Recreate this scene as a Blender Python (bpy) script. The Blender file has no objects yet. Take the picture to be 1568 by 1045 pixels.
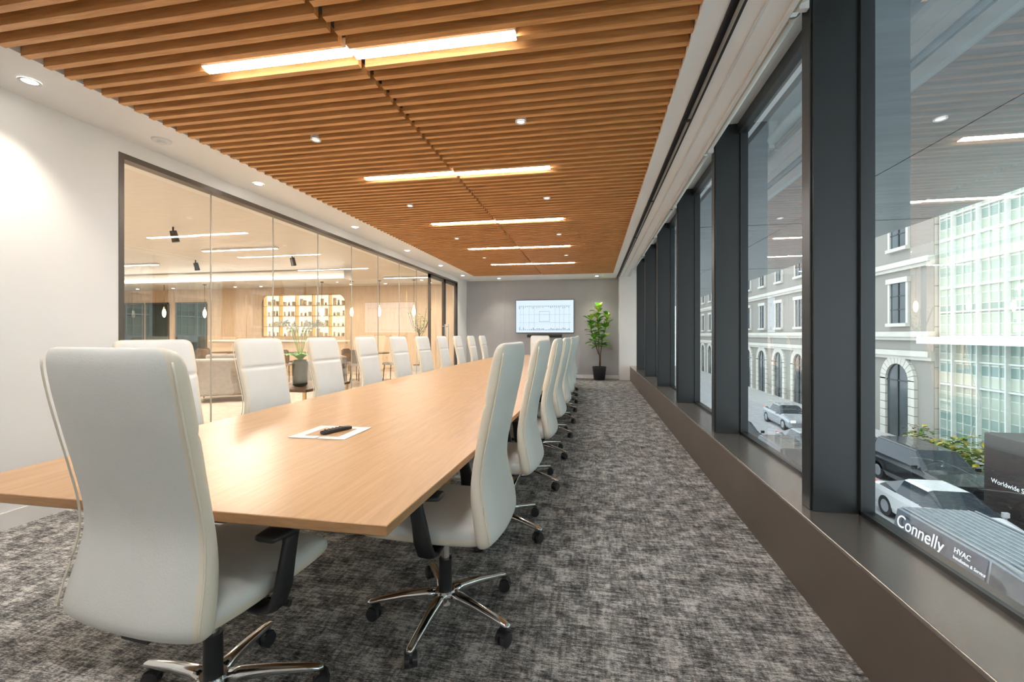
import bpy, math, random
from mathutils import Vector, Matrix
random.seed(7)
D=bpy.data; C=bpy.context
col=C.scene.collection

# ------------------------------------------------------------------ materials
def newmat(name):
    m=D.materials.new(name); m.use_nodes=True
    nt=m.node_tree; b=nt.nodes['Principled BSDF']
    return m,nt,b
def pm(name,c,rough=.5,metal=0,var=.06,scale=6,bump=0,bscale=60,emis=None,es=0,stretch=(1,1,1),spec=None,coat=0):
    m,nt,b=newmat(name)
    tc=nt.nodes.new('ShaderNodeTexCoord'); mp=nt.nodes.new('ShaderNodeMapping')
    mp.inputs['Scale'].default_value=stretch
    nt.links.new(tc.outputs['Object'],mp.inputs['Vector'])
    n=nt.nodes.new('ShaderNodeTexNoise'); n.inputs['Scale'].default_value=scale; n.inputs['Detail'].default_value=4
    nt.links.new(mp.outputs[0],n.inputs['Vector'])
    r=nt.nodes.new('ShaderNodeValToRGB')
    r.color_ramp.elements[0].position=.3; r.color_ramp.elements[1].position=.7
    r.color_ramp.elements[0].color=tuple(max(0,x*(1-var)) for x in c)+(1,)
    r.color_ramp.elements[1].color=tuple(min(1,x*(1+var)) for x in c)+(1,)
    nt.links.new(n.outputs['Fac'],r.inputs[0]); nt.links.new(r.outputs[0],b.inputs['Base Color'])
    b.inputs['Roughness'].default_value=rough; b.inputs['Metallic'].default_value=metal
    if spec is not None: b.inputs['Specular IOR Level'].default_value=spec
    if coat: b.inputs['Coat Weight'].default_value=coat
    if emis: b.inputs['Emission Color'].default_value=tuple(emis)+(1,); b.inputs['Emission Strength'].default_value=es
    if bump:
        n2=nt.nodes.new('ShaderNodeTexNoise'); n2.inputs['Scale'].default_value=bscale
        nt.links.new(mp.outputs[0],n2.inputs['Vector'])
        bp=nt.nodes.new('ShaderNodeBump'); bp.inputs['Strength'].default_value=bump; bp.inputs['Distance'].default_value=.005
        nt.links.new(n2.outputs['Fac'],bp.inputs['Height']); nt.links.new(bp.outputs[0],b.inputs['Normal'])
    return m
def wood(name,c1,c2,stretch,rough=.45,scale=5,spec=.5):
    m,nt,b=newmat(name)
    tc=nt.nodes.new('ShaderNodeTexCoord'); mp=nt.nodes.new('ShaderNodeMapping')
    mp.inputs['Scale'].default_value=stretch
    nt.links.new(tc.outputs['Object'],mp.inputs['Vector'])
    n=nt.nodes.new('ShaderNodeTexNoise'); n.inputs['Scale'].default_value=scale; n.inputs['Detail'].default_value=8; n.inputs['Roughness'].default_value=.65
    n.inputs['Distortion'].default_value=.6
    nt.links.new(mp.outputs[0],n.inputs['Vector'])
    r=nt.nodes.new('ShaderNodeValToRGB')
    r.color_ramp.elements[0].position=.32; r.color_ramp.elements[1].position=.68
    r.color_ramp.elements[0].color=c1+(1,); r.color_ramp.elements[1].color=c2+(1,)
    nt.links.new(n.outputs['Fac'],r.inputs[0]); nt.links.new(r.outputs[0],b.inputs['Base Color'])
    b.inputs['Roughness'].default_value=rough; b.inputs['Specular IOR Level'].default_value=spec
    return m
def emi(name,c,s):
    m=D.materials.new(name); m.use_nodes=True; nt=m.node_tree
    nt.nodes.remove(nt.nodes['Principled BSDF'])
    e=nt.nodes.new('ShaderNodeEmission'); e.inputs[0].default_value=tuple(c)+(1,); e.inputs[1].default_value=s
    nt.links.new(e.outputs[0],nt.nodes['Material Output'].inputs[0]); return m
def glassmat(name,tint,r0,k=.92,pw=4.5):
    m=D.materials.new(name); m.use_nodes=True; nt=m.node_tree
    nt.nodes.remove(nt.nodes['Principled BSDF'])
    lw=nt.nodes.new('ShaderNodeLayerWeight'); lw.inputs[0].default_value=.5
    p=nt.nodes.new('ShaderNodeMath'); p.operation='POWER'; p.inputs[1].default_value=pw
    nt.links.new(lw.outputs['Facing'],p.inputs[0])
    q=nt.nodes.new('ShaderNodeMath'); q.operation='MULTIPLY_ADD'; q.inputs[1].default_value=k; q.inputs[2].default_value=r0
    nt.links.new(p.outputs[0],q.inputs[0])
    t=nt.nodes.new('ShaderNodeBsdfTransparent'); t.inputs[0].default_value=tuple(tint)+(1,)
    g=nt.nodes.new('ShaderNodeBsdfGlossy'); g.inputs['Roughness'].default_value=.0
    mx=nt.nodes.new('ShaderNodeMixShader')
    nt.links.new(q.outputs[0],mx.inputs[0]); nt.links.new(t.outputs[0],mx.inputs[1]); nt.links.new(g.outputs[0],mx.inputs[2])
    nt.links.new(mx.outputs[0],nt.nodes['Material Output'].inputs[0]); return m

def carpetmat():
    m,nt,b=newmat('carpet_grey_woven')
    tc=nt.nodes.new('ShaderNodeTexCoord')
    def noise(st,sc,det=3,rough=.6):
        mp=nt.nodes.new('ShaderNodeMapping'); mp.inputs['Scale'].default_value=st
        nt.links.new(tc.outputs['Object'],mp.inputs['Vector'])
        n=nt.nodes.new('ShaderNodeTexNoise'); n.inputs['Scale'].default_value=sc; n.inputs['Detail'].default_value=det; n.inputs['Roughness'].default_value=rough
        nt.links.new(mp.outputs[0],n.inputs['Vector']); return n.outputs['Fac']
    def ma(op,a,bb):
        x=nt.nodes.new('ShaderNodeMath'); x.operation=op
        for i,v in enumerate((a,bb)):
            if isinstance(v,(int,float)): x.inputs[i].default_value=v
            else: nt.links.new(v,x.inputs[i])
        return x.outputs[0]
    A=noise((1,6,1),10,4,.7); B=noise((6,1,1),10,4,.7); L=noise((1,1,1),8,5,.75); F=noise((1,1,1),190,2)
    G=noise((1,5,1),46,2)
    s=ma('ADD',ma('MULTIPLY',A,.62),ma('MULTIPLY',B,.42))
    s=ma('ADD',s,ma('MULTIPLY',L,.72)); s=ma('ADD',s,ma('MULTIPLY',F,.34)); s=ma('ADD',s,ma('MULTIPLY',G,.50))
    r=nt.nodes.new('ShaderNodeValToRGB')
    nt.links.new(ma('MULTIPLY',s,.3846),r.inputs[0])
    e=r.color_ramp.elements; e[0].position=.435; e[0].color=(.058,.056,.056,1); e[1].position=.558; e[1].color=(.72,.705,.68,1)
    x=e.new(.497); x.color=(.255,.249,.242,1)
    nt.links.new(r.outputs[0],b.inputs['Base Color'])
    b.inputs['Roughness'].default_value=.95; b.inputs['Specular IOR Level'].default_value=.1
    bp=nt.nodes.new('ShaderNodeBump'); bp.inputs['Strength'].default_value=.35; bp.inputs['Distance'].default_value=.006
    nt.links.new(s,bp.inputs['Height']); nt.links.new(bp.outputs[0],b.inputs['Normal'])
    return m
def brickmat(name,c1,c2,cm,w,h,rot,mortar=.02,rough=.8,metal=0):
    m,nt,b=newmat(name)
    tc=nt.nodes.new('ShaderNodeTexCoord'); mp=nt.nodes.new('ShaderNodeMapping'); mp.inputs['Rotation'].default_value=rot
    nt.links.new(tc.outputs['Object'],mp.inputs['Vector'])
    t=nt.nodes.new('ShaderNodeTexBrick'); nt.links.new(mp.outputs[0],t.inputs['Vector'])
    t.inputs['Color1'].default_value=c1+(1,); t.inputs['Color2'].default_value=c2+(1,); t.inputs['Mortar'].default_value=cm+(1,)
    t.inputs['Scale'].default_value=1; t.inputs['Brick Width'].default_value=w; t.inputs['Row Height'].default_value=h; t.inputs['Mortar Size'].default_value=mortar
    nt.links.new(t.outputs['Color'],b.inputs['Base Color']); b.inputs['Roughness'].default_value=rough; b.inputs['Metallic'].default_value=metal
    return m

M={}
M['white']=pm('paint_white',(.88,.875,.865),.6,var=.015,scale=2)
M['ceil']=pm('ceiling_white',(.93,.925,.915),.7,var=.01,scale=2)
M['grey']=pm('wall_grey_fabric',(.42,.42,.43),.8,var=.04,scale=3,bump=.1,bscale=120)
M['carpet']=carpetmat()
M['slat']=wood('slat_oak',(.52,.24,.075),(.78,.42,.155),(1,14,14),.5,3)
M['slatback']=pm('slat_backing_brown',(.13,.055,.022),.9)
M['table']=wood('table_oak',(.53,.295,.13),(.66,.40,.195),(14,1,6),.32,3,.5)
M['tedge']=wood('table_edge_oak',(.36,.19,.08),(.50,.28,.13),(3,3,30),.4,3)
M['leather']=pm('leather_white',(.80,.81,.785),.40,var=.02,scale=8,bump=.12,bscale=220)
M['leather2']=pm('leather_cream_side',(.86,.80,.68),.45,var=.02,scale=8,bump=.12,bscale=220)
M['chrome']=pm('polished_aluminium',(.82,.82,.82),.13,1,var=.02)
M['black']=pm('black_plastic',(.018,.018,.02),.4,var=.1)
M['wheel']=pm('caster_grey',(.05,.05,.055),.3,var=.1)
M['frame']=pm('window_frame_charcoal',(.034,.038,.040),.35,.2,var=.05,scale=2)
M['frame2']=pm('partition_frame_bronze',(.13,.11,.095),.35,.5,var=.05,scale=2)
M['joint']=pm('glass_joint_silicone',(.42,.40,.36),.3,var=.05,scale=2)
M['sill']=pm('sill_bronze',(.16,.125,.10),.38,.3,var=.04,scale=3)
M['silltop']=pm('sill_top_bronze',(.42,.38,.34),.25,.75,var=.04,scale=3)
M['slot']=pm('slot_black',(.012,.012,.014),.5)
M['tan']=pm('blind_tan',(.50,.36,.25),.6)
M['shade']=pm('shade_fabric',(.82,.82,.80),.7)
M['lamp']=emi('linear_lamp_diffuser',(1,.98,.95),60)
M['down']=emi('downlight_lens',(1,.94,.86),30)
M['down2']=emi('downlight_lens_dim',(1,.95,.88),1.8)
M['trimw']=pm('downlight_trim',(.8,.8,.8),.3)
M['glass']=glassmat('partition_glass',(.97,.97,.96),.12,.9,3.2)
M['wglass']=glassmat('window_glass',(.78,.85,.86),.23,.76,3.0)
M['paper']=pm('paper_white',(.85,.85,.84),.7,var=.01)
M['tv']=emi('tv_screen_glow',(.74,.88,1.0),.86)
M['tvline']=pm('tv_drawing_lines',(.38,.45,.54),.5,emis=(.38,.47,.58),es=.3)
M['leaf']=pm('fig_leaf_green',(.13,.40,.03),.4,var=.5,scale=9)
M['leafy']=pm('fig_leaf_lime',(.46,.68,.08),.4,var=.3,scale=9)
M['bark']=pm('bark_brown',(.16,.09,.05),.9,var=.3,scale=30)
M['soil']=pm('soil',(.03,.02,.015),1)
M['potblack']=pm('pot_black',(.02,.02,.022),.5)

# ------------------------------------------------------------------ mesh builder
class MB:
    def __init__(s): s.v=[]; s.f=[]; s.m=[]; s.sm=[]; s.mats=[]
    def mi(s,k):
        if k not in s.mats: s.mats.append(k)
        return s.mats.index(k)
    def add(s,vs,fs,mat,smooth=False):
        o=len(s.v); s.v+= [tuple(v) for v in vs]
        for i,f in enumerate(fs):
            s.f.append([o+j for j in f])
            s.m.append(s.mi(mat[i] if isinstance(mat,list) else mat)); s.sm.append(smooth)
    def box(s,x0,x1,y0,y1,z0,z1,mat):
        vs=[(x,y,z) for z in (z0,z1) for y in (y0,y1) for x in (x0,x1)]
        s.add(vs,[(0,2,3,1),(4,5,7,6),(0,1,5,4),(2,6,7,3),(0,4,6,2),(1,3,7,5)],mat)
    def cyl(s,p0,p1,r0,r1,mat,n=16,caps=True):
        p0=Vector(p0); p1=Vector(p1); d=(p1-p0).normalized()
        a=d.orthogonal().normalized(); b=d.cross(a)
        vs=[]
        for p,r in ((p0,r0),(p1,r1)):
            for i in range(n):
                t=2*math.pi*i/n; vs.append(p+(a*math.cos(t)+b*math.sin(t))*r)
        s.add(vs,[(i,(i+1)%n,n+(i+1)%n,n+i) for i in range(n)],mat,True)
        if caps: s.add(vs,[tuple(reversed(range(n))),tuple(range(n,2*n))],mat)
    def loft(s,rings,mat,cap=True,smooth=True,matf=None):
        n=len(rings[0]); vs=[p for r in rings for p in r]; fs=[];ms=[]
        for k in range(len(rings)-1):
            for i in range(n):
                fs.append((k*n+i,k*n+(i+1)%n,(k+1)*n+(i+1)%n,(k+1)*n+i))
                ms.append(matf(k,i) if matf else mat)
        if cap:
            fs.append(tuple(reversed(range(n)))); ms.append(mat)
            fs.append(tuple(range((len(rings)-1)*n,len(rings)*n))); ms.append(mat)
        s.add(vs,fs,ms,smooth)
    def tube(s,path,r,mat,n=8):
        path=[Vector(p) for p in path]
        rs=r if isinstance(r,list) else [r]*len(path)
        rings=[]
        for i,p in enumerate(path):
            d=(path[min(i+1,len(path)-1)]-path[max(i-1,0)]).normalized()
            a=d.cross(Vector((.13,.21,.97))); 
            if a.length<1e-3: a=d.orthogonal()
            a.normalize(); b=d.cross(a)
            rings.append([p+(a*math.cos(2*math.pi*j/n)+b*math.sin(2*math.pi*j/n))*rs[i] for j in range(n)])
        s.loft(rings,mat)
    def sphere(s,c,r,mat,n=12,m=8):
        rings=[]
        rx,ry,rz=r if isinstance(r,tuple) else (r,r,r)
        for k in range(m+1):
            ph=-math.pi/2+math.pi*k/m; q=max(.001,math.cos(ph))
            rings.append([(c[0]+rx*q*math.cos(2*math.pi*j/n),c[1]+ry*q*math.sin(2*math.pi*j/n),c[2]+rz*math.sin(ph)) for j in range(n)])
        s.loft(rings,mat)
    def mesh(s,name):
        me=D.meshes.new(name); me.from_pydata(s.v,[],s.f)
        for k in s.mats: me.materials.append(M[k])
        for p,i,sm in zip(me.polygons,s.m,s.sm): p.material_index=i; p.use_smooth=sm
        me.update(); return me
    def obj(s,name,loc=(0,0,0),rot=0,parent=None,bevel=0):
        o=D.objects.new(name,s.mesh(name)); col.objects.link(o); o.location=loc; o.rotation_euler=(0,0,rot)
        if parent: o.parent=parent
        if bevel:
            b=o.modifiers.new('bevel','BEVEL'); b.width=bevel; b.segments=3; b.limit_method='ANGLE'
        return o
def empty(name,loc=(0,0,0),rot=0):
    o=D.objects.new(name,None); col.objects.link(o); o.location=loc; o.rotation_euler=(0,0,rot); o.empty_display_size=.2; return o
def sup(t,n):
    c,s_=math.cos(t),math.sin(t)
    return math.copysign(abs(c)**(2/n),c),math.copysign(abs(s_)**(2/n),s_)
def interp(keys,z):
    for i in range(len(keys)-1):
        if keys[i][0]<=z<=keys[i+1][0]:
            p0=keys[max(i-1,0)];p1=keys[i];p2=keys[i+1];p3=keys[min(i+2,len(keys)-1)]
            t=(z-p1[0])/(p2[0]-p1[0]); out=[]
            for k in range(1,len(p1)):
                m1=(p2[k]-p0[k])/(p2[0]-p0[0])*(p2[0]-p1[0]); m2=(p3[k]-p1[k])/(p3[0]-p1[0])*(p2[0]-p1[0])
                out.append((2*t**3-3*t**2+1)*p1[k]+(t**3-2*t**2+t)*m1+(-2*t**3+3*t**2)*p2[k]+(t**3-t**2)*m2)
            return out
    return list(keys[-1][1:])

# ------------------------------------------------------------------ ROOM SHELL
XL,XR,YB,YF,ZC=-3.7,.98,12.7,-1.5,2.82
XG=1.25
b=MB(); b.box(XL-.1,XR+.02,YF-.1,YB+.1,-.1,0,'carpet'); b.obj('floor')
# back wall with panel seams
b=MB(); b.box(XL-.1,1.4,YB+.012,YB+.2,0,3.3,'grey')
xs=[XL,-2.55,-.35,.75,XG]
for i in range(4): b.box(xs[i]+.003,xs[i+1]-.003,YB,YB+.012,0,3.1,'grey')
b.obj('wall_back')
b=MB(); b.box(XL,.7,YB-.015,YB,0,.10,'white'); b.obj('baseboard_back')
b=MB(); b.box(XL-.1,1.29,YF-.2,YF,0,3.3,'white'); b.obj('wall_front')
b=MB(); b.box(XL-.12,XL,YF,2.90,0,3.1,'white'); b.box(XL-.12,XL,2.90,11.77,2.70,3.1,'white'); b.box(XL-.12,XL,11.77,YB,0,3.1,'white'); b.obj('wall_left')
b=MB(); b.box(XL,XL+.015,YF,2.90,0,.11,'white'); b.box(XL,XL+.015,11.8,YB,0,.11,'white'); b.obj('baseboard_left')
b=MB(); b.box(.70,XG,12.30,YB,0,3.0,'white'); b.obj('wall_pier')
# ceiling border
WL,WR,WB,WF=-3.15,.51,11.5,-1.1
b=MB()
b.box(XL-.1,WL,YF,YB,ZC,ZC+.25,'ceil'); b.box(WR,.645,YF,YB,ZC,ZC+.25,'ceil')
b.box(.705,.93,YF,YB,ZC,ZC+.28,'ceil'); b.box(.645,.705,YF,YB,ZC+.06,ZC+.25,'slot')
b.box(WL,WR,WB,YB,ZC,ZC+.25,'ceil'); b.box(WL,WR,YF,WF,ZC,ZC+.25,'ceil')
b.box(WL,WR,WF,WB,ZC+.19,ZC+.25,'slatback')
b.box(.93,1.29,YF,YB,3.06,3.12,'ceil')
b.obj('ceiling')
b=MB(); b.box(.638,.650,YF+.01,YB-.01,ZC-.008,ZC-.0005,'slot'); b.box(.70,.712,YF+.01,YB-.01,ZC-.008,ZC-.0005,'slot')
for i in range(7): b.box(.65,.70,YF+.9+2*i,YF+.93+2*i,ZC-.007,ZC-.0005,'slot')
b.obj('linear_air_diffuser')
b=MB(); b.box(.925,.945,YF,YB-.4,ZC-.02,ZC+.06,'trimw'); b.box(.945,.965,YF,YB-.4,ZC,ZC+.03,'tan'); b.box(.80,.812,YF,YB-.4,ZC-.012,ZC+.0,'trimw'); b.box(WR-.004,WR+.012,WF,WB,ZC-.03,ZC,'ceil'); b.obj('trim_1')
# slats
LY=[.38,2.24,4.10,5.96,7.81,9.67]
XM=-1.32
b=MB(); pitch=.1035
y=WF+.05; k=0
while y<WB-.02:
    for side in (0,1):
        yy=y+(.03 if side else 0)
        x0,x1=(WL+.003,XM-.013) if side==0 else (XM+.013,WR-.006)
        near=[l for l in LY if abs((l+(.03 if side else 0))-yy)<.055]
        segs=[(x0,x1)]
        if near:
            segs=[(x0,-2.26)] if side==0 else [(-.41,x1)]
        for a,c in segs: b.box(a,c,yy-.019,yy+.019,ZC-.012,ZC+.085,'slat')
    y+=pitch
b.obj('wood_slat_ceiling')
# dark runners above slats
b=MB()
for x in (-2.9,-2.0,-1.45,-1.19,-.6,.3): b.box(x-.02,x+.02,WF,WB,ZC+.085,ZC+.13,'slot')
b.box(XM-.03,XM+.03,WF,WB,ZC+.05,ZC+.13,'slot')
b.obj('slat_hanger_rails')

# linear lamps
for l in LY:
    e=empty('linear_ceiling_lamp',(XM,l,ZC))
    for sgn,dy in ((-1,0),(1,.03)):
        a,c=sorted((sgn*.005,sgn*.925))
        p=MB(); p.box(a,c,dy-.036,dy+.036,-.006,.09,'trimw'); p.box(a+.003,c-.003,dy-.033,dy+.033,-.0125,-.006,'lamp'); p.obj('diffuser_housing',parent=e)
def downlight(x,y,z=ZC,energy=22,name='recessed_downlight',size=.9,colr=(1,.90,.76),lens='down',spot=True,sc=1):
    e=empty(name,(x,y,z)); e.scale=(sc,sc,1)
    p=MB()
    n=20; R=[(.055,-.006),(.052,-.010),(.038,-.006)]
    rings=[[(r*math.cos(2*math.pi*j/n),r*math.sin(2*math.pi*j/n),h) for j in range(n)] for r,h in R]
    p.loft(rings,'trimw',cap=False); p.cyl((0,0,.05),(0,0,-.004),.038,.038,lens,20); p.cyl((0,0,.05),(0,0,-.003),.055,.055,'trimw',20,caps=False)
    p.obj('trim_ring',parent=e)
    if spot:
        L=D.lights.new('downlight_spot','SPOT'); L.energy=energy; L.spot_size=math.radians(95); L.spot_blend=size; L.color=colr; L.shadow_soft_size=.04
        o=D.objects.new('spot',L); col.objects.link(o); o.parent=e; o.location=(0,0,-.03)
for yy in (.3,2.15,4.05,5.95,7.8,9.65,11.4): downlight(-3.43,yy,energy=20 if yy<1 else (45 if yy<3 else 70))
for yy in (3.19,5.04,6.9,8.75):
    for x in (-2.18,-.52): downlight(x,yy,ZC-.012,spot=False,lens='down2',sc=.72)
for x in (-2.6,.1): downlight(x,12.15,energy=50)
b=MB(); b.cyl((-3.43,3.0,ZC),(-3.43,3.0,ZC-.012),.07,.068,'trimw',24); b.cyl((-3.43,3.0,ZC-.012),(-3.43,3.0,ZC-.03),.035,.03,'trimw',20); b.obj('smoke_detector')

# ------------------------------------------------------------------ WINDOWS (right)
ZS=.395
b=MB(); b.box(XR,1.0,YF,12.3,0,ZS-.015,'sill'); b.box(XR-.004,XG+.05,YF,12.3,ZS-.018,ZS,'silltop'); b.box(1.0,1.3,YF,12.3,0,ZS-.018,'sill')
b.obj('window_sill',bevel=.004)
cols=[2.37+1.72*i for i in range(-2,6)]
for i,yy in enumerate(cols):
    b=MB(); b.box(1.036,XG+.06,yy,yy+.085,ZS,3.06,'frame'); b.box(1.045,XG+.02,yy-.012,yy,ZS,3.06,'frame'); 
    b.obj('trim_%d'%(i+2),bevel=.003)
ends=cols+[12.3]
starts=[YF]+[c+.085 for c in cols]
for i,(a,c) in enumerate(zip(starts,ends)):
    e=empty('window_%d'%(i+1))
    b=MB()
    b.box(XG-.01,XG+.05,a,a+.03,ZS,3.05,'frame'); b.box(XG-.01,XG+.05,c-.03,c,ZS,3.05,'frame')
    b.box(XG-.01,XG+.05,a,c,ZS,ZS+.02,'frame'); b.box(XG-.03,XG+.05,a,c,2.97,3.06,'frame')
    b.obj('frame',parent=e)
    b=MB(); b.add([(XG,a+.02,ZS),(XG,c-.02,ZS),(XG,c-.02,2.98),(XG,a+.02,2.98)],[(0,3,2,1)],'wglass'); b.obj('pane',parent=e)
    e2=empty('roller_blind')
    b=MB(); b.cyl((1.0,a+.02,2.90),(1.0,c,2.90),.042,.042,'shade',20); b.cyl((.975,a+.02,2.845),(.975,c,2.845),.009,.009,'tan',10); b.obj('roller',parent=e2)
    b=MB(); b.box(.96,1.03,c-.01,c+.02,2.83,3.06,'trimw'); b.box(.955,.985,c-.012,c+.022,2.815,2.86,'chrome'); b.obj('bracket',parent=e2)

# ------------------------------------------------------------------ GLASS PARTITION (left)
gx=XL-.05
pe=empty('glass_partition')
b=MB()
b.box(XL-.09,XL+.005,2.88,2.92,0,2.70,'frame2'); b.box(XL-.09,XL+.005,2.92,11.79,2.655,2.70,'frame2'); b.box(XL-.09,XL+.005,2.92,9.75,0,.04,'frame2'); b.box(XL-.09,XL+.005,11.75,11.79,0,2.66,'frame2')
b.obj('partition_frame',parent=pe)
js=[2.92+.87*k for k in range(8)]+[9.72]
for i in range(8):
    b=MB(); b.add([(gx,js[i]+.004,.04),(gx,js[i+1]-.004,.04),(gx,js[i+1]-.004,2.66),(gx,js[i]+.004,2.66)],[(0,1,2,3)],'glass')
    b.obj('glass_panel_%d'%(i+1),parent=pe)
b=MB()
for j in js[1:-1]: b.box(gx-.006,gx+.006,j-.004,j+.004,.04,2.66,'joint')
b.obj('glass_joints',parent=pe)
for i,(a,c) in enumerate(((9.74,10.77),(10.80,11.75))):
    e=empty('door_%d'%(i+1))
    b=MB(); x0,x1=XL-.075,XL-.025
    b.box(x0,x1,a,a+.07,.01,2.65,'frame2'); b.box(x0,x1,c-.07,c,.01,2.65,'frame2'); b.box(x0,x1,a,c,.01,.12,'frame2'); b.box(x0,x1,a,c,2.57,2.65,'frame2')
    b.obj('door_frame',parent=e)
    b=MB(); b.add([(gx,a+.07,.12),(gx,c-.07,.12),(gx,c-.07,2.57),(gx,a+.07,2.57)],[(0,1,2,3)],'glass'); b.obj('door_glass',parent=e)
    b=MB(); hy=c-.12 if i==0 else a+.12
    b.cyl((XL+.03,hy,.8),(XL+.03,hy,1.5),.012,.012,'chrome'); b.cyl((XL-.04,hy,.85),(XL+.03,hy,.85),.008,.008,'chrome',8); b.cyl((XL-.04,hy,1.45),(XL+.03,hy,1.45),.008,.008,'chrome',8); b.obj('door_handle',parent=e)

# ------------------------------------------------------------------ TABLE
TY0,TY1,TX,TZ=1.095,10.75,-1.34,.74
def hw(t): return .80+.11*math.sin(math.pi*t)
te=empty('conference_table')
N=48
def outline(ins,z):
    pts=[]
    for i in range(N+1):
        t=i/N; pts.append((TX+hw(t)-ins,TY0+ins+(TY1-TY0-2*ins)*t,z))
    for i in range(N,-1,-1):
        t=i/N; pts.append((TX-hw(t)+ins,TY0+ins+(TY1-TY0-2*ins)*t,z))
    return pts
b=MB()
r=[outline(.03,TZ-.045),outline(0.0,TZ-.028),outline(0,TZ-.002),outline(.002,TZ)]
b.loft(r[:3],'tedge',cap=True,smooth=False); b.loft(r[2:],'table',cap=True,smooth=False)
b.obj('table_top',parent=te)
b=MB()
for yy in (2.6,4.6,6.6,8.6):
    b.box(TX-.28,TX+.28,yy,yy+.6,.03,TZ-.046,'tedge'); b.box(TX-.25,TX+.25,yy+.03,yy+.57,0,.03,'black')
b.box(TX-.03,TX+.03,2.0,9.8,TZ-.14,TZ-.046,'black')
b.obj('table_pedestals',parent=te,bevel=.004)
# papers + remote
pe_=empty('paper_sheets',(-1.33,2.08,TZ+.001),.02)
b=MB(); b.box(-.15,-.004,-.14,.14,0,.002,'paper'); b.box(.004,.15,-.14,.14,0,.002,'paper'); b.box(-.09,.09,-.09,.09,.002,.0032,'table'); b.obj('sheets',parent=pe_)
b=MB()
rings=[]
for yy,w,h in ((-.085,.030,.008),(-.082,.040,.016),(-.04,.044,.019),(.04,.042,.019),(.082,.040,.016),(.085,.030,.008)):
    rings.append([(w/2*sup(2*math.pi*j/20,4)[0],yy,h/2+h/2*sup(2*math.pi*j/20,4)[1]) for j in range(20)])
b.loft(rings,'black')
for i in range(5):
    for j in (-1,0,1): b.cyl((j*.011,-.06+i*.022,.018),(j*.011,-.06+i*.022,.021),.004,.0035,'wheel',8)
b.obj('remote_control',(-1.31,2.09,TZ+.005),-.35)

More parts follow.
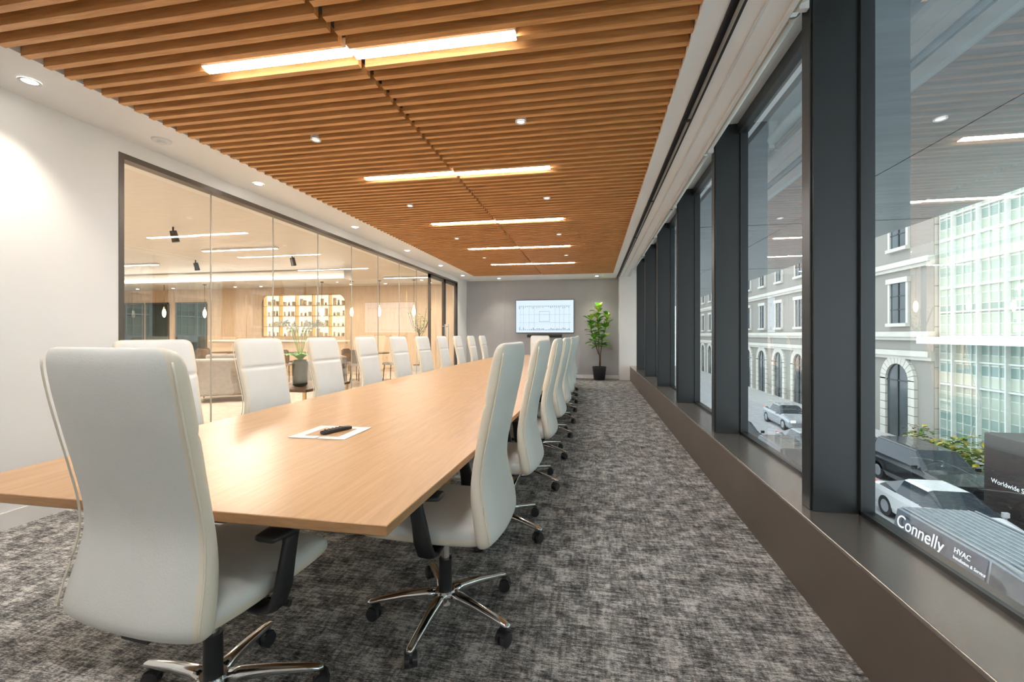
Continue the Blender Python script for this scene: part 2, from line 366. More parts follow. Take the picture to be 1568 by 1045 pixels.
# ------------------------------------------------------------------ CHAIR
def chair_mesh():
    b=MB(); n=48
    K=[(.425,-.245,.41,.030),(.433,-.248,.485,.06),(.462,-.255,.525,.088),(.52,-.245,.520,.090),(.60,-.228,.500,.082),(.68,-.220,.478,.070),(.76,-.228,.470,.064),(.86,-.247,.474,.067),(.955,-.267,.482,.070),(.985,-.273,.484,.071),(1.02,-.280,.486,.073),(1.10,-.296,.489,.072),(1.165,-.308,.484,.066),(1.195,-.313,.467,.054),(1.21,-.316,.43,.036),(1.215,-.317,.38,.016)]
    zs=[K[0][0]]
    for i in range(len(K)-1):
        m=3
        for q in range(1,m+1): zs.append(K[i][0]+(K[i+1][0]-K[i][0])*q/m)
    rings=[]
    for z in zs:
        yc,w,t=interp(K,z); ring=[]
        dip=1-.35*math.exp(-((z-.985)/.011)**2)
        for j in range(n):
            cx,cy=sup(2*math.pi*j/n,3.4)
            x=w/2*cx; f=(2*x/.5)**2
            ring.append((x,yc+t/2*cy*(dip if cy>0 else 1)+.020*f,z))
        rings.append(ring)
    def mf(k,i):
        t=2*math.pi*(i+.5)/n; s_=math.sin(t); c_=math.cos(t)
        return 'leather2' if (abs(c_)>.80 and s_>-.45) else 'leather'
    b.loft(rings,'leather',matf=mf)
    for sg in (-1,1):
        path=[]
        for z in [.46+.02*i for i in range(38)]:
            if z>1.19: break
            yc,w,t=interp(K,z); path.append((sg*(w/2+.0005),yc-.36*t+.020*(w/.5)**2,z))
        b.tube(path,.003,'leather2',6)
    # seat cushion
    S=[(-.25,.36,.04,.465),(-.235,.45,.085,.465),(-.17,.495,.105,.465),(0,.515,.105,.465),(.13,.512,.105,.467),(.22,.495,.10,.465),(.262,.475,.08,.460),(.282,.44,.05,.452),(.288,.38,.02,.45)]
    rings=[]; ys=[]
    for i in range(len(S)-1):
        for q in range(3): ys.append(S[i][0]+(S[i+1][0]-S[i][0])*q/3)
    ys.append(S[-1][0])
    for y_ in ys:
        w,t,zc=interp(S,y_)
        rings.append([(w/2*sup(2*math.pi*j/32,3.5)[0],y_,zc+t/2*sup(2*math.pi*j/32,3.5)[1]) for j in range(32)])
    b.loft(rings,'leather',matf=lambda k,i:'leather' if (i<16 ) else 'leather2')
    # mechanism
    b.box(-.10,.10,-.14,.12,.375,.415,'black'); b.box(-.20,.20,-.05,.03,.395,.415,'black'); b.box(-.05,.05,-.24,-.14,.39,.425,'black')
    b.cyl((.1,.03,.39),(.25,.03,.385),.006,.006,'black',8); b.cyl((.22,.03,.386),(.28,.03,.384),.011,.011,'black',8)
    # column
    b.cyl((0,0,.09),(0,0,.26),.030,.028,'black',20); b.cyl((0,0,.26),(0,0,.38),.018,.018,'chrome',16)
    b.cyl((0,0,.075),(0,0,.125),.052,.040,'chrome',24); b.cyl((0,0,.055),(0,0,.076),.035,.052,'chrome',24)
    # arms
    for sg in (-1,1):
        P=[((.17,-.03,.405),.06,.02),((.245,-.03,.400),.065,.022),((.283,-.025,.413),.07,.028),((.296,-.015,.46),.070,.028),((.300,-.005,.53),.062,.026),((.301,.01,.60),.056,.026),((.299,.015,.632),.065,.03)]
        rings=[]
        for i,(p,w,t) in enumerate(P):
            p0=Vector(P[max(i-1,0)][0]); p1=Vector(P[min(i+1,len(P)-1)][0]); d=(p1-p0); d.y=0; d.normalize()
            nrm=Vector((d.z,0,-d.x)); pv=Vector(p); ring=[]
            for j in range(16):
                cx,cy=sup(2*math.pi*j/16,3)
                q=pv+nrm*(t/2*cx)+Vector((0,1,0))*(w/2*cy); ring.append((sg*q.x,q.y,q.z))
            rings.append(ring)
        b.loft(rings,'black')
        rings=[]
        for y_,w,h in ((-.105,.05,.010),(-.098,.075,.022),(-.05,.088,.028),(.04,.086,.028),(.10,.078,.024),(.115,.05,.010)):
            rings.append([(sg*.298+w/2*sup(2*math.pi*j/20,3)[0],y_+.01,.645+h/2*sup(2*math.pi*j/20,3)[1]) for j in range(20)])
        b.loft(rings,'black')
    # star base
    for k in range(5):
        a=math.radians(90+72*k+14); dx,dy=math.cos(a),math.sin(a)
        rings=[]
        for r_,z,w,h in ((.03,.100,.054,.046),(.08,.108,.048,.038),(.18,.100,.040,.030),(.28,.084,.034,.024),(.325,.076,.032,.020),(.34,.074,.020,.012)):
            rings.append([(dx*r_-dy*w/2*sup(2*math.pi*j/14,2.8)[0],dy*r_+dx*w/2*sup(2*math.pi*j/14,2.8)[0],z+h/2*sup(2*math.pi*j/14,2.8)[1]) for j in range(14)])
        b.loft(rings,'chrome')
        cx,cy=dx*.32,dy*.32; ca=a+1.2+k*.9; ux,uy=math.cos(ca),math.sin(ca)
        b.cyl((cx,cy,.03),(cx,cy,.07),.008,.008,'chrome',8)
        ox,oy=cx-uy*.012,cy+ux*.012
        for s2 in (-1,1):
            b.cyl((ox+ux*.006*s2,oy+uy*.006*s2,.029),(ox+ux*.024*s2,oy+uy*.024*s2,.029),.029,.027,'wheel',16)
        b.cyl((ox-ux*.02,oy-uy*.02,.040),(ox+ux*.02,oy+uy*.02,.040),.024,.024,'black',12)
    return b.mesh('office_chair')
CM=chair_mesh()
def chair(x,y,rot,j=0):
    o=D.objects.new('office_chair',CM); col.objects.link(o); o.location=(x,y,0); o.rotation_euler=(0,0,rot+j)
chair(-1.24,1.262,0,-.09)
for k in range(10):
    y_=1.87+.9*k; t=(y_-TY0)/(TY1-TY0); bow=.11*math.sin(math.pi*t)
    chair(-.67+bow,y_,math.pi/2,random.uniform(-.03,.03))
for k in range(10):
    y_=2.28+.9*k; t=(min(y_,TY1)-TY0)/(TY1-TY0); bow=.11*math.sin(math.pi*t)
    if k<10 and y_<10.6: chair(-2.33-bow,y_,-math.pi/2,random.uniform(-.04,.04))
chair(-1.34,11.0,math.pi,0)

# ------------------------------------------------------------------ TV
tv=empty('wall_television',(-1.37,YB,1.76))
b=MB(); b.box(-.84,.84,-.06,-.005,-.475,.475,'black'); b.obj('tv_body',parent=tv,bevel=.004)
b=MB(); b.box(-.828,.828,-.0625,-.0605,-.463,.463,'tv'); b.obj('tv_screen',parent=tv)
b=MB()
def ln(x0,x1,z0,z1): b.box(x0,x1,-.0635,-.0628,z0,z1,'tvline')
for z in (-.40,-.18,.05,.30): ln(-.75,.75,z,z+.006)
for x in (-.70,-.62,-.45,-.30,.30,.42,.55,.70): ln(x,x+.006,-.40,.30)
ln(-.15,.15,.14,.15); ln(-.15,.15,-.15,-.14); ln(-.15,-.14,-.15,.15); ln(.14,.15,-.15,.15)
for i in range(26):
    x=-.74+.057*i; h=random.uniform(.02,.09); ln(x,x+.03,-.40,-.40+h); ln(x,x+.02,.30-h,.30)
b.obj('screen_drawing',parent=tv)
b=MB(); b.cyl((-.5,-.06,-.56),(.5,-.06,-.56),.045,.045,'black',16); b.box(-.1,.1,-.06,-.005,-.58,-.53,'black'); b.obj('soundbar',parent=tv)

# ------------------------------------------------------------------ PLANT
def leaf(b,base,dirv,L,W,mat,droop=.25):
    d=Vector(dirv).normalized(); s_=d.cross(Vector((0,0,1)))
    if s_.length<.05: s_=Vector((1,0,0))
    s_.normalize(); up=s_.cross(d)
    prof=[(0,.04),(.12,.30),(.3,.66),(.5,.92),(.7,1.0),(.85,.85),(.95,.5),(1,.05)]
    vs=[];fs=[]
    for t,w in prof:
        c=Vector(base)+d*L*t-Vector((0,0,1))*droop*L*t*t
        vs+= [c-s_*W/2*w+up*.12*W*w, c-s_*W/4*w+up*.02*W*w, c, c+s_*W/4*w+up*.02*W*w, c+s_*W/2*w+up*.12*W*w]
    for i in range(len(prof)-1):
        for j in range(4): fs.append((i*5+j,i*5+j+1,i*5+j+6,i*5+j+5))
    b.add(vs,fs,mat,True)
pl=empty('potted_fiddle_leaf_fig',(.17,12.28,0))
b=MB(); n=28
prof=[(.14,0),(.148,.005),(.185,.33),(.188,.365),(.172,.365),(.17,.33)]
b.loft([[(r_*math.cos(2*math.pi*j/n),r_*math.sin(2*math.pi*j/n),z) for j in range(n)] for r_,z in prof],'potblack')
b.cyl((0,0,.30),(0,0,.335),.17,.17,'soil',24); b.obj('pot',parent=pl)
b=MB()
trunks=[[(0,0,.29),(.01,.0,.6),(-.02,.01,.9),(-.01,0,1.25),(-.05,.0,1.6),(-.03,0,1.98)],[(.03,.02,.29),(.03,.0,.7),(.07,.0,1.05),(.16,.02,1.4),(.22,0,1.75)],[(-.02,-.02,.7),(-.12,-.03,1.05),(-.22,-.04,1.35),(-.24,-.02,1.7)]]
for t in trunks: b.tube(t,[.014]*2+[.009]*(len(t)-2),'bark',8)
b.obj('trunk',parent=pl)
b=MB()
for t in trunks:
    z0=.90; z1=t[-1][2]
    m=36 if z1>1.9 else 26
    for i in range(m):
        z=z0+(z1-z0)*i/(m-1)
        for q in range(len(t)-1):
            if t[q][2]<=z<=t[q+1][2]:
                u=(z-t[q][2])/(t[q+1][2]-t[q][2]); p=Vector(t[q]).lerp(Vector(t[q+1]),u)
        a=i*2.4+random.random(); el=.1+.9*(z-z0)/(z1-z0)+random.uniform(-.2,.3)
        leaf(b,p,(math.cos(a)*math.cos(el),math.sin(a)*math.cos(el),math.sin(el)),random.uniform(.2,.31),random.uniform(.15,.22),'leafy' if (random.random()<.2+.45*(z>1.55)) else 'leaf',random.uniform(.1,.5))
b.obj('leaves',parent=pl)

# ------------------------------------------------------------------ LOUNGE beyond partition
M['lfloor']=brickmat('lounge_floor_tile',(.62,.54,.45),(.58,.50,.42),(.45,.38,.3),1.2,.6,(0,0,0),.004,.25)
M['lwall']=wood('lounge_wall_wood',(.58,.42,.27),(.68,.52,.36),(8,8,1),.5,2)
M['lceil']=pm('lounge_ceiling',(.68,.65,.61),.35,var=.01)
M['warm2']=emi('warm_backlight',(1,.86,.58),1.5)
M['whitestrip']=emi('white_strip_light',(1,.95,.87),14)
M['cove']=emi('cove_light',(1,.93,.80),6)
M['pend']=emi('pendant_glow',(1,.84,.56),9)
M['gold']=pm('brass_gold',(.70,.52,.28),.3,.8)
M['sofa']=pm('sofa_taupe_fabric',(.27,.24,.215),.85,var=.1,scale=20,bump=.2)
M['dwood']=pm('dark_walnut',(.10,.055,.03),.4,var=.2)
M['dglass']=pm('dark_opening_glass',(.04,.06,.06),.08,var=.3,scale=1)
M['petal']=pm('orchid_petal',(.85,.80,.78),.5)
M['vase']=pm('vase_smoked',(.05,.06,.05),.1)
M['book']=pm('decor_cream',(.62,.50,.34),.6,var=.3,scale=12)
LX0,LX1,LY0,LY1=-17.5,XL-.12,-1.5,13.6
b=MB(); b.box(LX0,LX1+.02,LY0,LY1,-.1,0,'lfloor'); b.obj('floor_lounge')
b=MB(); b.box(LX0,LX1,LY0,LY1+.1,2.86,2.95,'lceil'); b.box(LX0,-6.0,9.9,10.25,2.62,2.86,'lceil'); b.box(LX0,-6,9.86,9.90,2.80,2.83,'lceil'); b.obj('ceiling_lounge')
b=MB(); b.box(LX0,-6,9.84,9.88,2.66,2.69,'cove'); b.obj('cove_strip_light')
b=MB()
b.box(LX0,-11.4,LY1,LY1+.3,0,2.9,'lwall'); b.box(-8.2,LX1+.02,LY1,LY1+.3,0,2.9,'lwall'); b.box(-11.4,-8.2,LY1+.25,LY1+.35,0,2.9,'lwall'); b.box(-11.4,-8.2,LY1,LY1+.3,0,1.15,'lwall'); b.box(-11.4,-8.2,LY1,LY1+.3,2.62,2.9,'lwall')
for x in range(-17,-4,1): b.box(x-.01,x+.01,LY1-.006,LY1,0,2.86,'gold') if not -11.5<x<-8 else None
for sg,xc in ((1,-11.4),(-1,-8.2)):
    rr=.35; pts=[(xc,2.62)]+[(xc+sg*(rr-rr*math.cos(t*math.pi/16)),2.62-rr+rr*math.sin(t*math.pi/16)) for t in range(9)]
    vs=[(p[0],LY1,p[1]) for p in pts]; b.add(vs,[tuple(range(len(vs)))],'lwall')
b.obj('wall_lounge_back')
b=MB(); b.box(LX0-.2,LX0,LY0,LY1+.1,0,2.95,'lwall'); b.obj('wall_lounge_side')
b=MB(); b.box(LX0,LX1,LY0-.2,LY0,0,2.95,'lwall'); b.obj('wall_lounge_front')
b=MB()
for x0,x1 in ((-17.3,-16.3),(-16.2,-15.2),(-14.9,-13.6)):
    b.box(x0,x1,LY1-.03,LY1-.008,.02,2.35,'dglass')
    for xx in (x0,x1-.05): b.box(xx,xx+.05,LY1-.06,LY1-.03,.0,2.4,'frame2')
    b.box(x0,x1,LY1-.06,LY1-.03,2.35,2.4,'frame2')
b.obj('glass_door_panels')
# shelving
se=empty('backlit_display_shelf',(-9.8,LY1,0))
b=MB(); b.box(-1.58,1.58,.22,.24,1.16,2.61,'warm2'); b.obj('back_panel',parent=se)
b=MB()
for z in (1.16,1.5,1.86,2.22,2.59): b.box(-1.58,1.58,.05,.22,z,z+.025,'gold')
for x in (-1.58,-.95,-.32,.32,.95,1.555): b.box(x,x+.025,.05,.22,1.16,2.61,'gold')
b.obj('shelves',parent=se)
b=MB()
for z in (1.185,1.525,1.885,2.245):
    for q in range(5):
        x=-1.5+.63*q
        for w in range(3):
            xx=x+.05+.16*w+random.uniform(0,.04); h=random.uniform(.1,.26)
            if random.random()<.5: b.box(xx,xx+.06,.08,.18,z,z+h,'book')
            else: b.cyl((xx+.04,.12,z),(xx+.04,.12,z+h*.6),.04,.02,'sofa' if random.random()<.4 else 'book',12); b.sphere((xx+.04,.12,z+h*.6),.035,'book',8,6)
b.obj('ornaments',parent=se)
b=MB(); b.box(-12,-7.6,12.2,12.75,0,1.02,'lwall'); b.box(-12.05,-7.55,12.1,12.8,1.02,1.06,'paper'); b.obj('bar_counter')
for x in (-15.2,-13.4,-12.4,-8.2,-7.2,-6.3,-5.2):
    e=empty('pendant_lamp',(x,12.3 if x>-13 else 11.8,0))
    b=MB(); b.cyl((0,0,2.10),(0,0,2.86),.006,.006,'black',6); b.cyl((0,0,2.86),(0,0,2.84),.05,.05,'black',12); b.obj('cord',parent=e)
    b=MB(); b.cyl((0,0,2.05),(0,0,2.12),.03,.02,'gold',12); b.sphere((0,0,1.92),(.05,.05,.14),'pend',14,10); b.obj('shade',parent=e)
# lounge ceiling fixtures
for x,y_ in ((-6.2,5.6),(-8.5,8.2),(-6.0,8.0),(-10.5,6.2)):
    e=empty('track_spotlight',(x,y_,2.86)); b=MB(); b.cyl((0,0,0),(0,0,-.06),.012,.012,'black',8); b.cyl((0,0,-.06),(.02,.03,-.22),.045,.05,'black',16); b.obj('spot_head',parent=e)
def arealight(name,x,y,z,sx,sy,e,c,rot=(0,0,0)):
    L=D.lights.new(name,'AREA'); L.shape='RECTANGLE'; L.size=sx; L.size_y=sy; L.energy=e; L.color=c
    o=D.objects.new(name,L); col.objects.link(o); o.location=(x,y,z); o.rotation_euler=rot; return o
for (x,y_) in ((-6.2,3.0),(-9.5,4.4),(-6.5,7.2),(-10.5,8.4),(-7.5,11.2),(-13.5,6.5),(-13.5,11.2),(-5,11.6)):
    e=empty('lounge_linear_lamp',(x,y_,2.855)); b=MB(); b.box(-.8,.8,-.04,.04,-.03,0,'trimw'); b.box(-.79,.79,-.03,.03,-.034,-.03,'whitestrip'); b.obj('lamp_body',parent=e)
    o=arealight('lamp_light',0,0,-.04,1.58,.06,70 if y_>11 else 150,(1,.91,.78)); o.parent=e
for x in (-16,-14.5,-12,-11,-7.7,-6.5,-5,-4.4): downlight(x,13.1,2.86,energy=28,colr=(1,.84,.64))
# lounge armchairs / tables
def armchair(name,x,y,rot,mat='sofa',w=.8,d=.8,h=.75,leg=.12):
    e=empty(name,(x,y,0),rot)
    b=MB(); b.box(-w/2+.1,w/2-.1,-d/2+.12,d/2,leg+.12,leg+.30,mat); b.box(-w/2,w/2,-d/2,-d/2+.16,leg,h,mat)
    b.box(-w/2,-w/2+.13,-d/2+.02,d/2-.03,leg,h-.14,mat); b.box(w/2-.13,w/2,-d/2+.02,d/2-.03,leg,h-.14,mat); b.box(-w/2+.05,w/2-.05,-d/2+.05,d/2-.05,leg,leg+.12,mat); b.obj('upholstery',parent=e,bevel=.045)
    b=MB()
    for sx in (-1,1):
        for sy in (-1,1): b.cyl((sx*(w/2-.09),sy*(d/2-.09),leg),(sx*(w/2-.05),sy*(d/2-.05),0),.018,.011,'dwood',8)
    b.obj('legs',parent=e)
armchair('lounge_armchair',-6.9,7.4,.6,w=1.1,d=.95,h=.80)
armchair('lounge_armchair',-6.2,9.3,2.4,w=.9,d=.9)
armchair('lounge_armchair',-8.8,9.2,-2.6)
armchair('lounge_sofa',-10.8,8.6,0,w=2.3,d=.95,h=.8)
def sidechair(x,y,rot):
    e=empty('dining_chair',(x,y,0),rot); b=MB()
    b.box(-.23,.23,-.22,.24,.43,.49,'sofa')
    rings=[]
    for z,yc,w in ((.50,-.21,.38),(.55,-.23,.44),(.7,-.25,.46),(.82,-.26,.42),(.85,-.262,.34)):
        rings.append([(w/2*sup(2*math.pi*j/20,3)[0],yc+.03*sup(2*math.pi*j/20,3)[1]+.5*(w/2*sup(2*math.pi*j/20,3)[0])**2,z) for j in range(20)])
    b.loft(rings,'dwood'); b.obj('seat_back',parent=e,bevel=.01)
    b=MB()
    for sx in (-1,1):
        for sy in (-1,1): b.cyl((sx*.19,sy*.19,.44),(sx*.22,sy*.22,0),.016,.011,'dwood',8)
        b.cyl((sx*.17,-.2,.44),(sx*.17,-.235,.62),.012,.012,'dwood',8)
    b.obj('legs',parent=e)
def bistro(x,y):
    e=empty('round_table',(x,y,0)); b=MB(); b.cyl((0,0,.72),(0,0,.75),.42,.42,'dwood',32); b.cyl((0,0,.03),(0,0,.72),.03,.03,'gold',16); b.cyl((0,0,0),(0,0,.03),.25,.22,'black',24); b.obj('table_body',parent=e)
    sidechair(x+.6,y,math.pi/2); sidechair(x-.6,y,-math.pi/2); sidechair(x,y-.62,0)
for p in ((-10.2,10.9),(-8.0,11.1),(-12.9,10.5),(-12.0,6.4),(-5.9,11.2),(-9.4,6.7)): bistro(*p)
def orchid(x,y,z,s=1.0,name='orchid_in_vase'):
    oe=empty(name,(x,y,z)); b=MB()
    prof=[(.08,0),(.11,.02),(.12,.35),(.10,.42),(.085,.42),(.09,.35)]
    b.loft([[(s*r_*math.cos(2*math.pi*j/20),s*r_*math.sin(2*math.pi*j/20),s*zz) for j in range(20)] for r_,zz in prof],'vase'); b.obj('vase',parent=oe)
    b=MB()
    for i in range(16):
        a=i*2.4; leaf(b,(0,0,.40*s),(math.cos(a),math.sin(a),1.1),.42*s,.11*s,'leaf',.5)
    for i in range(6):
        a=i*1.05+.4; p=[(0,0,.4*s),(.06*math.cos(a),.06*math.sin(a),.66*s),(.14*math.cos(a),.14*math.sin(a),.90*s),(.27*math.cos(a),.27*math.sin(a),1.02*s),(.36*math.cos(a),.36*math.sin(a),.98*s)]
        b.tube(p,.004,'leaf',6)
        for q in range(7):
            f=q/3.0; k0=min(1,int(f)); c=Vector(p[2+k0]).lerp(Vector(p[min(4,3+k0)]),min(1,f-k0))
            for w in range(5):
                t=w*1.257; leaf(b,c,(math.cos(t)*.6,math.sin(t)*.6,math.cos(t)),.045*s,.042*s,'petal',.1)
    b.obj('orchid_stems',parent=oe)
ce=empty('coffee_table',(-4.65,6.5,0)); b=MB(); b.box(-.45,.45,-.6,.6,.38,.42,'dwood'); 
for sx in (-1,1):
    for sy in (-1,1): b.box(sx*.42-.015,sx*.42+.015,sy*.57-.015,sy*.57+.015,0,.38,'gold')
b.obj('table_body',parent=ce)
orchid(-4.62,6.35,.42,1.0)
# olive tree near doors
oe=empty('potted_olive_tree',(-4.7,11.5,0)); b=MB(); b.cyl((0,0,0),(0,0,.4),.16,.2,'paper',24); b.cyl((0,0,.38),(0,0,.405),.18,.18,'soil',20); b.obj('pot',parent=oe)
b=MB(); b.tube([(0,0,.4),(.02,0,.9),(-.02,.01,1.4)],.018,'bark',8)
for i in range(9):
    a=i*2.4; e_=(.32*math.cos(a),.32*math.sin(a),1.75+.1*(i%3)); b.tube([(-.0,0,1.1+.04*i),(e_[0]*.6,e_[1]*.6,1.45),e_],.006,'bark',6)
    for q in range(22):
        c=Vector((0,0,1.2)).lerp(Vector(e_),random.random())+Vector((random.uniform(-.1,.1),random.uniform(-.1,.1),random.uniform(-.1,.1)))
        t=random.random()*6.28; leaf(b,c,(math.cos(t),math.sin(t),random.uniform(-.3,.8)),.08,.03,'leaf',.1)
b.obj('branches',parent=oe)

# ------------------------------------------------------------------ EXTERIOR
GZ=-5.0
M['asphalt']=pm('asphalt',(.42,.42,.43),.8,var=.15,scale=2)
M['walk']=brickmat('sidewalk',(.50,.49,.47),(.46,.45,.43),(.35,.34,.33),1.5,1.5,(0,0,0),.02)
M['stone']=brickmat('limestone_blocks',(.62,.58,.52),(.55,.52,.46),(.30,.28,.25),1.1,.5,(math.pi/2,0,math.pi/2),.035)
M['stonep']=pm('limestone_plain',(.62,.59,.53),.8,var=.06,scale=1)
M['wdark']=pm('street_window_dark',(.05,.065,.07),.1,var=.4,scale=.6)
M['curt']=brickmat('curtain_wall_glass',(.58,.62,.50),(.18,.30,.28),(.66,.70,.64),.5,1.25,(math.pi/2,0,math.pi/2),.02,.12)
M['mull']=pm('mullion_white',(.72,.75,.71),.5)
M['soffit']=pm('soffit_metal',(.27,.32,.35),.25,.45,var=.12,scale=1,stretch=(1,8,1))
M['paintw']=pm('car_paint_white',(.80,.81,.82),.2,var=.01,coat=.5)
M['paintb']=pm('car_paint_black',(.02,.022,.025),.15,var=.05,coat=.6)
M['paintg']=pm('car_paint_silver',(.42,.45,.48),.25,.3,var=.02,coat=.5)
M['vanroof']=pm('van_roof_grey',(.20,.235,.27),.3,.2,var=.02,coat=.3)
M['navy']=pm('van_livery_navy',(.02,.03,.055),.3)
M['carglass']=pm('car_glass',(.03,.04,.05),.05)
M['bush']=pm('shrub_leaves',(.12,.20,.04),.7,var=.6,scale=6)
M['bushy']=pm('shrub_yellow',(.42,.33,.04),.7,var=.4,scale=6)
M['maroon']=pm('truck_box_brown',(.03,.02,.018),.4)
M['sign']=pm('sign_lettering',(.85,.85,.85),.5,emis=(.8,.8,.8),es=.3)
M['red']=pm('tail_light_red',(.5,.02,.02),.3,emis=(1,.05,.03),es=1)
M['hl']=pm('headlight',(.9,.9,.9),.1,emis=(1,1,.95),es=2)
b=MB(); b.box(6.2,14.6,-20,90,GZ-.2,GZ,'asphalt'); b.obj('ground_street')
b=MB(); b.box(1.4,6.2,-20,90,GZ-.2,GZ+.12,'walk'); b.box(14.6,26,-20,90,GZ-.2,GZ+.12,'walk'); b.obj('ground_sidewalk')
b=MB(); b.box(1.42,5.9,-12,40,3.30,3.6,'soffit'); b.box(1.41,1.46,-12,40,3.06,3.34,'frame')
for i in range(9): b.box(1.4,5.88,-9+6*i,-8.99+6*i,3.297,3.30,'slot')
b.box(3.6,3.608,-12,40,3.297,3.30,'slot'); b.obj('ceiling_exterior_soffit')
for i in range(6): downlight(3.24,1.2+3.65*i,3.294,energy=20,lens='down2',name='soffit_downlight')
# stone building
se=empty('limestone_building'); b=MB()
Y0,Y1,SX=27.4,82,18.0
b.box(SX,SX+10,Y0,Y1,GZ,22,'stone')
for z in (-.0,1.1,5.2,9.6,14): b.box(SX-.35,SX,Y0-.1,Y1,z+.0,z+.30,'stonep'); b.box(SX-.2,SX,Y0-.1,Y1,z-.2,z,'stonep')
b.obj('facade',parent=se)
b=MB()
y_=Y0+2.7
while y_<Y1-2:
    pts=[(y_-1.0,GZ+.12),(y_+1.0,GZ+.12)]+[(y_+1.0*math.cos(t*math.pi/12),-1.5+1.0*math.sin(t*math.pi/12)) for t in range(13)]
    vs=[(SX-.05,p[0],p[1]) for p in pts]; b.add(vs,[tuple(range(len(vs)))],'wdark')
    for t in range(13):
        a0=t*math.pi/13; a1=(t+.9)*math.pi/13
        q=[(1.0,a0),(1.5,a0),(1.5,a1),(1.0,a1)]
        vs=[(SX-.18,y_+r_*math.cos(a),-1.5+r_*math.sin(a)) for r_,a in q]+[(SX,y_+r_*math.cos(a),-1.5+r_*math.sin(a)) for r_,a in q]
        b.add(vs,[(0,1,2,3),(0,4,5,1),(1,5,6,2),(2,6,7,3),(3,7,4,0)],'stonep')
    for z in range(7):
        for sg in (-1,1): b.box(SX-.18,SX,min(y_+sg*1.0,y_+sg*1.5),max(y_+sg*1.0,y_+sg*1.5),GZ+.12+z*.5,GZ+.58+z*.5,'stonep')
    b.box(SX-.1,SX-.02,y_-.03,y_+.03,GZ+.1,-.5,'frame'); b.box(SX-.1,SX-.02,y_-1,y_+1,-1.55,-1.48,'frame')
    for zb in (1.9,6.4,10.8,15.2):
        b.box(SX-.04,SX+.01,y_-.7,y_+.7,zb,zb+2.4,'wdark'); b.box(SX-.2,SX,y_-.95,y_+.95,zb+2.4,zb+2.7,'stonep'); b.box(SX-.25,SX,y_-.9,y_+.9,zb-.2,zb,'stonep')
        for sg in (-1,1): b.box(SX-.12,SX,min(y_+sg*.7,y_+sg*.88),max(y_+sg*.7,y_+sg*.88),zb,zb+2.4,'stonep')
        b.box(SX-.08,SX-.03,y_-.04,y_+.04,zb,zb+2.4,'frame'); 
        for q in (.8,1.6): b.box(SX-.08,SX-.03,y_-.7,y_+.7,zb+q,zb+q+.05,'frame')
    y_+=4.3
b.obj('openings',parent=se)
# glass building
ge=empty('curtain_wall_building'); GX=18.25
b=MB(); b.box(GX,GX+10,-10,27.3,GZ,26,'curt'); b.obj('curtain_wall',parent=ge)
b=MB()
y_=-9.7
while y_<27.2: b.box(GX-.2,GX,y_-.035,y_+.035,GZ,26,'mull'); b.box(GX-.06,GX,y_+.49,y_+.51,GZ,26,'mull'); b.box(GX-.06,GX,y_+.99,y_+1.01,GZ,26,'mull'); y_+=1.5
z=GZ+3.6
while z<26: b.box(GX-.10,GX,-10,27.2,z,z+.08,'mull'); z+=1.25
b.box(GX-1.2,GX,-10,27.2,.75,1.10,'mull')
b.obj('mullions',parent=ge)
# shrubs
b=MB()
for i in range(1600):
    yy=random.uniform(9,26.5); h=1.0+.4*math.sin(yy*1.7); zz=GZ+.3+random.random()*h; xx=16.6+random.uniform(-.6,.6)
    t=random.random()*6.28
    leaf(b,(xx,yy,zz),(math.cos(t),math.sin(t),random.uniform(-.2,.9)),.36,.18,'bushy' if (random.random()<.35) else 'bush',.3)
b.obj('hedge_planting')
# vehicles (local: length along y, nose at -y)
def vehicle(name,x,y,st,paint,W,rot=0,wheels=(),wr=.34,text=None):
    e=empty(name,(x,y,GZ),rot); b=MB(); rings=[]
    for (yy,zl,zb,zr,wl,wr2) in (q[:6] for q in st):
        rings.append([(-wl*.94,yy,zl),(-wl,yy,zl+.25*(zb-zl)),(-wl,yy,zl+.75*(zb-zl)),(-wl*.96,yy,zb),(-wr2,yy,zr-.04*(zr>zb+.1)),(-wr2*.8,yy,zr),(wr2*.8,yy,zr),(wr2,yy,zr-.04*(zr>zb+.1)),(wl*.96,yy,zb),(wl,yy,zl+.75*(zb-zl)),(wl,yy,zl+.25*(zb-zl)),(wl*.94,yy,zl)])
    def mf(k,i):
        s0,s1=st[k],st[k+1]; h0=s0[3]-s0[2]; h1=s1[3]-s1[2]
        if i in (3,7) and (h0>.3 or h1>.3) and not (len(s1)>6): return 'carglass'
        if i in (4,5,6) and ((h0<.15 and h1>.3) or (h0>.3 and h1<.15)): return 'carglass'
        return paint
    b.loft(rings,paint,matf=mf,smooth=False)
    b.obj('body',parent=e,bevel=.03)
    b=MB()
    for wy in wheels:
        for sg in (-1,1):
            x0=sg*(W-.22); x1=sg*(W+.01); b.cyl((x0,wy,wr),(x1,wy,wr),wr,wr,'black',24); b.cyl((x1,wy,wr),(x1+sg*.01,wy,wr),wr*.62,wr*.55,'paintg',20)
    y0=st[0][0]; y1=st[-1][0]
    for sg in (-1,1):
        b.box(min(sg*W*.55,sg*W*.85),max(sg*W*.55,sg*W*.85),y0-.02,y0+.04,.62,.76,'hl'); b.box(min(sg*W*.6,sg*W*.88),max(sg*W*.6,sg*W*.88),y1-.04,y1+.02,.8,.95,'red')
    for yy in (st[3][0]+.2,): 
        for sg in (-1,1): b.box(min(sg*(W),sg*(W+.16)),max(sg*W,sg*(W+.16)),yy,yy+.08,st[3][2],st[3][2]+.14,paint)
    b.obj('wheels_and_lights',parent=e); return e
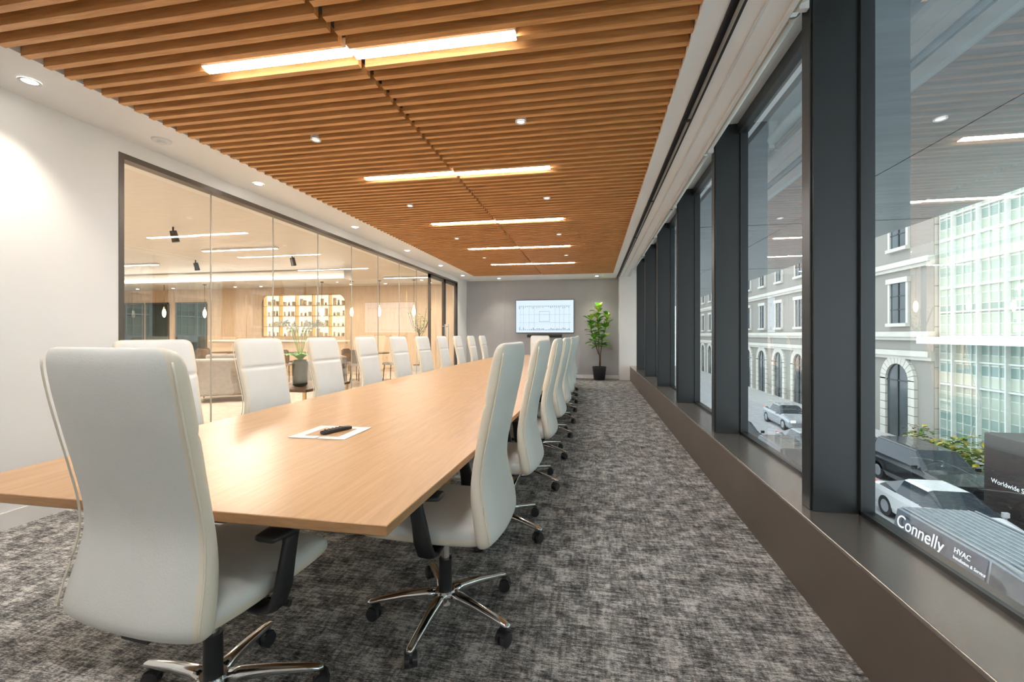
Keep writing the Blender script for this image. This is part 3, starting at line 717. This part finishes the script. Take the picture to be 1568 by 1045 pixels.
def sedan(s=1,h=1.0): return [(-2.3,.35,.62,.64,.70,.55),(-2.2,.25,.72,.74,.86,.7),(-1.2,.22,.88*h,.92*h,.90,.72),(-.95,.22,.92*h,.98*h,.90,.70),(-.15,.22,.95*h,1.42*h,.91,.60),(.9,.22,.97*h,1.44*h,.91,.60),(1.75,.22,.98*h,1.06*h,.90,.66),(2.2,.26,.92*h,.96*h,.86,.68),(2.3,.4,.7,.72,.75,.6)]
def suv(): return [(-2.4,.4,.80,.82,.80,.65),(-2.3,.3,.95,.97,.93,.8),(-1.25,.28,1.08,1.12,.97,.8),(-1.1,.28,1.10,1.16,.97,.78),(-.4,.28,1.13,1.74,.97,.70),(1.9,.28,1.15,1.78,.97,.70),(2.35,.3,1.12,1.20,.95,.75),(2.42,.45,.9,.95,.9,.7)]
vehicle('sedan_car',10.8,15.9,sedan(),'paintw',.9,0,(-1.4,1.4))
vehicle('sedan_car',10.6,24,sedan(),'paintg',.9,0,(-1.4,1.4))
vehicle('suv_car',13.1,20.2,suv(),'paintb',.96,0,(-1.5,1.5),.38)
vehicle('suv_car',13.1,26.5,suv(),'paintb',.96,0,(-1.5,1.5),.38)
vehicle('suv_car',8.0,19.5,suv(),'paintb',.96,0,(-1.5,1.5),.38)
vehicle('sedan_car',8.0,26.5,sedan(),'paintb',.9,0,(-1.4,1.4))
vehicle('sedan_car',13.1,33,sedan(),'paintg',.9,0,(-1.4,1.4))
def txt(s_,size,loc,rot,parent,mat='sign'):
    c=D.curves.new('lettering','FONT'); c.body=s_; c.size=size; c.extrude=.003; c.materials.append(M[mat])
    o=D.objects.new('lettering',c); col.objects.link(o); o.location=loc; o.rotation_euler=rot; o.parent=parent
van=vehicle('service_van',8.15,9.9,[(-2.5,.45,.85,.87,.80,.65),(-2.4,.3,1.05,1.08,.93,.8),(-1.75,.28,1.20,1.25,.97,.82),(-1.0,.28,1.25,1.98,.98,.80),(-.2,.28,1.28,2.05,.98,.84),(2.4,.28,1.28,2.05,.98,.84,1),(2.45,.35,1.25,1.98,.96,.80,1)],'vanroof',.97,0,(-1.6,1.5),.36)
b=MB()
b.add([(-.985,-.15,1.30),(-.985,2.38,1.30),(-.85,2.38,2.0),(-.85,-.15,2.0)],[(0,1,2,3)],'navy'); b.box(-.99,-.982,-.15,2.38,.55,1.30,'navy')
b.obj('livery_panel',parent=van)
b=MB()
for i in range(11): b.box(-.75+.15*i-.015,-.75+.15*i+.015,-.7,2.35,2.045,2.07,'paintg')
b.obj('roof_ribs',parent=van)
tl=math.atan2(.7,.135)
txt('Connelly',.40,(-.962,2.25,1.66),(tl,0,-math.pi/2),van)
txt('HVAC',.15,(-.94,.55,1.82),(tl,0,-math.pi/2),van); txt('Installation & Service',.09,(-.955,.55,1.70),(tl,0,-math.pi/2),van)
tr=empty('box_truck',(13.4,13.2,GZ)); b=MB(); b.box(-1.2,1.2,-1.4,3.3,.75,3.15,'maroon'); b.obj('cargo_box',parent=tr,bevel=.04)
b=MB(); b.loft([[(-1.05,y_,z0),(1.05,y_,z0),(1.0,y_,z1),(-1.0,y_,z1)] for y_,z0,z1 in ((-3.4,.5,1.3),(-3.3,.45,1.5),(-2.7,.45,2.4),(-1.5,.45,2.5))],'maroon',smooth=False,matf=lambda k,i:'carglass' if (k==1 and i==2) else 'maroon')
for wy in (-2.6,2.2):
    for sg in (-1,1): b.cyl((sg*.8,wy,.45),(sg*1.1,wy,.45),.45,.45,'black',20)
b.obj('cab_and_wheels',parent=tr)
txt('Worldwide Services',.20,(-1.215,3.0,1.65),(math.pi/2,0,-math.pi/2),tr)

# ------------------------------------------------------------------ WORLD / SUN
w=D.worlds.new('world'); C.scene.world=w; w.use_nodes=True
nt=w.node_tree; bg=nt.nodes['Background']
sky=nt.nodes.new('ShaderNodeTexSky'); sky.sky_type='HOSEK_WILKIE'; sky.turbidity=6; sky.sun_direction=(-.3,-.3,.9)
mx=nt.nodes.new('ShaderNodeMixRGB'); mx.inputs[0].default_value=.75; mx.inputs[2].default_value=(.92,.97,1,1)
nt.links.new(sky.outputs[0],mx.inputs[1]); nt.links.new(mx.outputs[0],bg.inputs[0]); bg.inputs[1].default_value=4.2

# ------------------------------------------------------------------ CAMERA
cam=D.cameras.new('camera'); co=D.objects.new('camera',cam); col.objects.link(co)
cam.sensor_width=36; cam.lens=676/1568*36; cam.shift_y=-10.5/1568; cam.clip_start=.05; cam.clip_end=300
co.location=(0,0,1.25); co.rotation_euler=(math.pi/2,0,math.atan2(124,676))
C.scene.camera=co
C.scene.view_settings.view_transform='Standard'
C.scene.view_settings.exposure=.3
